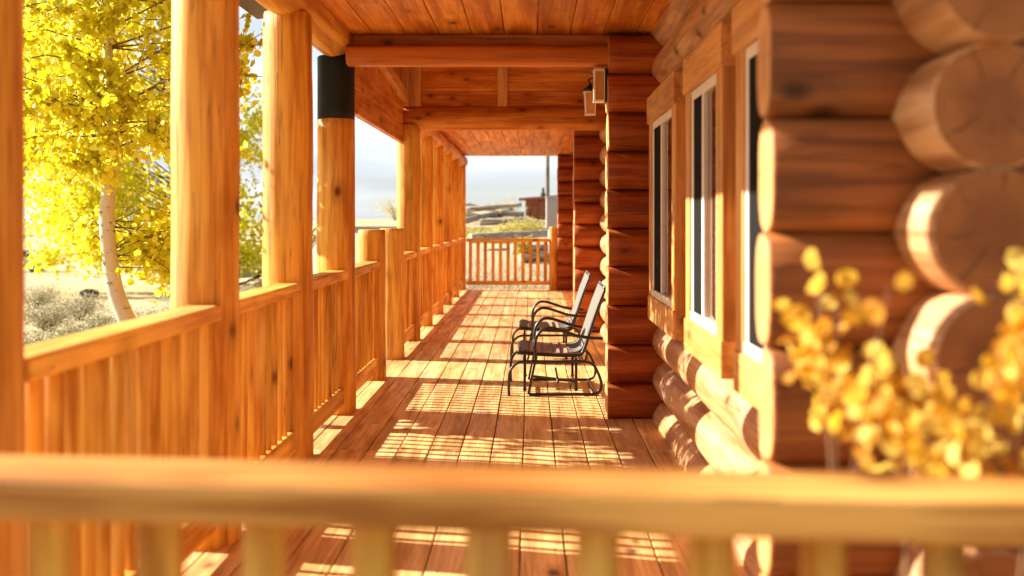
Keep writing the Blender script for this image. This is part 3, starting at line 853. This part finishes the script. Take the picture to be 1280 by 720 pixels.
m=MB(); m.box(-.20,.20,-.12,.12,zz-.72,zz); m.box(-.215,.215,-.14,.13,zz+.001,zz+.03); m.build('cabinet',GREYBOX,t,bevel=.01)
m=MB(); m.box(-.18,.18,-.128,-.1215,zz-.69,zz-.03); m.build('door',GREYBOX,t,bevel=.004)
m=MB(); m.box(-.06,.06,-.05,.05,-.1,zz-.721); m.build('leg',GREYBOX,t,bevel=.006)
m=MB(); m.tube([(-.12,0,-.1),(-.12,0,zz-.721)],.025); m.build('conduit',GREYBOX,t)
def conifer(px,y,h,w_,label,seed):
    x=at(px,y); z=gh(x,y); t=thing('conifer_tree',(x,y,z),label,'tree'); rng=random.Random(seed)
    m=MB(); m.tube([(0,0,-.1),(0,0,h*.95)],[.03*h,.004*h],8); m.build('trunk',TWIG,t)
    m=MB()
    for i in range(1500):
        f=rng.random()**1.3; zz=h*(.12+.88*f); r_=w_*.5*(1-f)*(.75+.35*math.sin(f*40+seed)); a=rng.random()*6.28; q=math.sqrt(rng.random())
        m.leaf((math.cos(a)*r_*q,math.sin(a)*r_*q,zz-.1*r_*q),.22,(rng.gauss(0,1),rng.gauss(0,1),rng.gauss(0,1)+.6),rng.random()*6.28,rng.random(),5,.5)
    m.build('crown',CONIF,t)
conifer(679,110,3.6,2.6,'dark conifer tree rising above the roof of the brown shed',2)

# ------------------------------------------------------------------ parked cars
CARW=plain('white_car_paint',(.70,.74,.78),.25,0,.6,.04,3,0)
TYRE=plain('tyre_rubber',(.02,.02,.02),.8,0,.3,.2,20)
def car(loc,rz,label):
    t=thing('parked_car',loc,label,'car','parked cars left of the porch'); t.rotation_euler=(0,0,rz)
    prof=[(-2.2,.35),(-2.25,.62),(-2.15,.85),(-1.5,.95),(-.95,1.36),(-.3,1.46),(.8,1.44),(1.55,1.05),(2.1,.95),(2.2,.7),(2.18,.35)]
    m=MB(); n=len(prof)
    def half(z): return .86 if z<1.0 else .86-(z-1.0)*.42
    for s in (-1,1):
        for x,z in prof: m.vert((x,s*half(z),z))
    for i in range(n): k=(i+1)%n; m.face([i,k,n+k,n+i],.5)
    m.face(list(range(n-1,-1,-1)),.5); m.face([n+i for i in range(n)],.5)
    m.build('body',CARW,t,bevel=.04)
    for s in (-1,1):
        m=MB(); b=0
        q=[(-1.25,1.0),(-.88,1.30),(-.3,1.39),(.75,1.37),(1.3,1.03)]
        for x,z in q: m.vert((x,s*(half(z)+.004),z))
        for x,z in q: m.vert((x,s*(half(z)-.02),z))
        m.face([0,1,2,3,4] if s<0 else [4,3,2,1,0],.5); 
        for i in range(5): k=(i+1)%5; m.face([i,k,5+k,5+i],.5)
        m.build('side_window',CARGLASS,t)
    for nm,xa,za,xb,zb_ in (('windscreen',-1.48,.965,-.97,1.35),('rear_window',1.52,1.07,.83,1.43)):
        m=MB(); o=.012 if xa<0 else -.012
        m.hexa([(xa-o,-.74,za),(xa+.02,-.74,za),(xa+.02,.74,za),(xa-o,.74,za),(xb-o,-.62,zb_+.01),(xb+.02,-.62,zb_),(xb+.02,.62,zb_),(xb-o,.62,zb_+.01)]); m.build(nm,CARGLASS,t)
    for x in (-1.4,1.38):
        for s in (-1,1):
            m=MB(); m.log((x,s*.70,.33),(x,s*.885,.33),.33,n=20,m=2,wob=0,capmi=0); wh=m.build('wheel',TYRE,t)
            m=MB(); m.log((x,s*.872,.33),(x,s*.898,.33),.19,n=16,m=1,wob=0,capmi=0); m.build('rim',GREYBOX,wh)
    return t
c1=car((at(282,42),42,gh(at(282,42),42)),R(70),'white car half hidden between the two thick posts')
c2=copy_tree(c1); c2.location=(at(20,62),62,gh(at(20,62),62)); c2.rotation_euler=(0,0,R(8)); tag(c2,'pale car far off at the left edge, beyond the sagebrush','car')
# boulder near the trunk
m=MB(); bx,by=at(112,33),33; zz=gh(bx,by)
for i in range(9):
    for k in range(14):
        th=math.pi*i/8; ph=2*math.pi*k/14
        p=Vector((math.sin(th)*math.cos(ph),math.sin(th)*math.sin(ph),math.cos(th)))
        p*=1+.3*noise.noise(p*1.7+Vector((3,1,2)))
        m.vert((bx+p.x*.30,by+p.y*.3,zz+.12+p.z*.18))
for i in range(8):
    for k in range(14): m.face([i*14+k,(i+1)*14+k,(i+1)*14+(k+1)%14,i*14+(k+1)%14],.5,0,False)
tag(m.build('dark_boulder',plain('basalt',(.05,.045,.045),.85,0,.2,.4,6,.6),loc=(bx,by,zz)),'small dark boulder left of the aspen trunk, beyond the sagebrush','rock')

# ------------------------------------------------------------------ light
SUN=Vector((-1,.2,.476)).normalized()
el=math.asin(SUN.z)
sl=bpy.data.lights.new('sun','SUN'); sl.energy=5; sl.angle=R(.5); sl.color=(1,.93,.81)
so=bpy.data.objects.new('sun',sl); col.objects.link(so); so.rotation_euler=(-SUN).to_track_quat('-Z','Y').to_euler(); so.location=(-20,5,12)
wd=bpy.data.worlds.new('World'); sc.world=wd; wd.use_nodes=True; nt=wd.node_tree; nt.nodes.clear()
out=nt.nodes.new('ShaderNodeOutputWorld')
sky=nt.nodes.new('ShaderNodeTexSky'); sky.sky_type='NISHITA'; sky.sun_disc=False; sky.sun_elevation=el
sky.sun_rotation=math.atan2(SUN.x,SUN.y); sky.air_density=1; sky.dust_density=1.5
bg=nt.nodes.new('ShaderNodeBackground'); bg.inputs[1].default_value=.09
nt.links.new(sky.outputs[0],bg.inputs[0])
tc=nt.nodes.new('ShaderNodeTexCoord')
mp=nt.nodes.new('ShaderNodeVectorMath'); mp.operation='MULTIPLY'; mp.inputs[1].default_value=(1.5,1.5,11); nt.links.new(tc.outputs['Generated'],mp.inputs[0])
nz=nt.nodes.new('ShaderNodeTexNoise'); nz.inputs['Scale'].default_value=1.3; nz.inputs['Detail'].default_value=7; nz.inputs['Roughness'].default_value=.55
nt.links.new(mp.outputs[0],nz.inputs['Vector'])
mr=nt.nodes.new('ShaderNodeMapRange'); mr.inputs[1].default_value=.30; mr.inputs[2].default_value=.62; mr.inputs[3].default_value=.55; mr.inputs[4].default_value=.95; nt.links.new(nz.outputs[0],mr.inputs[0])
cb=nt.nodes.new('ShaderNodeBackground'); cb.inputs[0].default_value=(.86,.93,1,1); 
dp=nt.nodes.new('ShaderNodeVectorMath'); dp.operation='DOT_PRODUCT'; nt.links.new(tc.outputs['Generated'],dp.inputs[0]); dp.inputs[1].default_value=Vector((-.80,.55,.12)).normalized()
gr_=nt.nodes.new('ShaderNodeMapRange'); gr_.interpolation_type='SMOOTHSTEP'; nt.links.new(dp.outputs['Value'],gr_.inputs[0]); gr_.inputs[1].default_value=-.7; gr_.inputs[2].default_value=.95; gr_.inputs[3].default_value=.09; gr_.inputs[4].default_value=.33
nz2=nt.nodes.new('ShaderNodeTexNoise'); nz2.inputs['Scale'].default_value=2.1; nz2.inputs['Detail'].default_value=6; nt.links.new(mp.outputs[0],nz2.inputs['Vector'])
cr2=nt.nodes.new('ShaderNodeMapRange'); nt.links.new(nz2.outputs[0],cr2.inputs[0]); cr2.inputs[1].default_value=.35; cr2.inputs[2].default_value=.65; cr2.inputs[3].default_value=.80; cr2.inputs[4].default_value=1.15
ml=nt.nodes.new('ShaderNodeMath'); ml.operation='MULTIPLY'; nt.links.new(gr_.outputs[0],ml.inputs[0]); nt.links.new(cr2.outputs[0],ml.inputs[1])
nt.links.new(ml.outputs[0],cb.inputs[1])
mx=nt.nodes.new('ShaderNodeMixShader'); nt.links.new(mr.outputs[0],mx.inputs[0]); nt.links.new(bg.outputs[0],mx.inputs[1]); nt.links.new(cb.outputs[0],mx.inputs[2]); nt.links.new(mx.outputs[0],out.inputs[0])

# ------------------------------------------------------------------ camera
cd=bpy.data.cameras.new('camera'); cam=bpy.data.objects.new('camera',cd); col.objects.link(cam); sc.camera=cam
cam.location=(0,0,1.4); cam.rotation_euler=(R(90),0,0)
cd.sensor_width=36; cd.lens=1200/1280*36; cd.shift_x=-23/1280; cd.shift_y=-85/1280
cd.clip_start=.05; cd.clip_end=3000
cd.dof.use_dof=True; cd.dof.focus_distance=7.9; cd.dof.aperture_fstop=1.45
sc.view_settings.view_transform='Standard'; sc.view_settings.look='None'; sc.view_settings.exposure=1.72; sc.view_settings.gamma=1
sc.view_settings.use_curve_mapping=False
sc.render.engine='CYCLES'
sc.cycles.max_bounces=10; sc.cycles.diffuse_bounces=6
sc.cycles.use_denoising=True
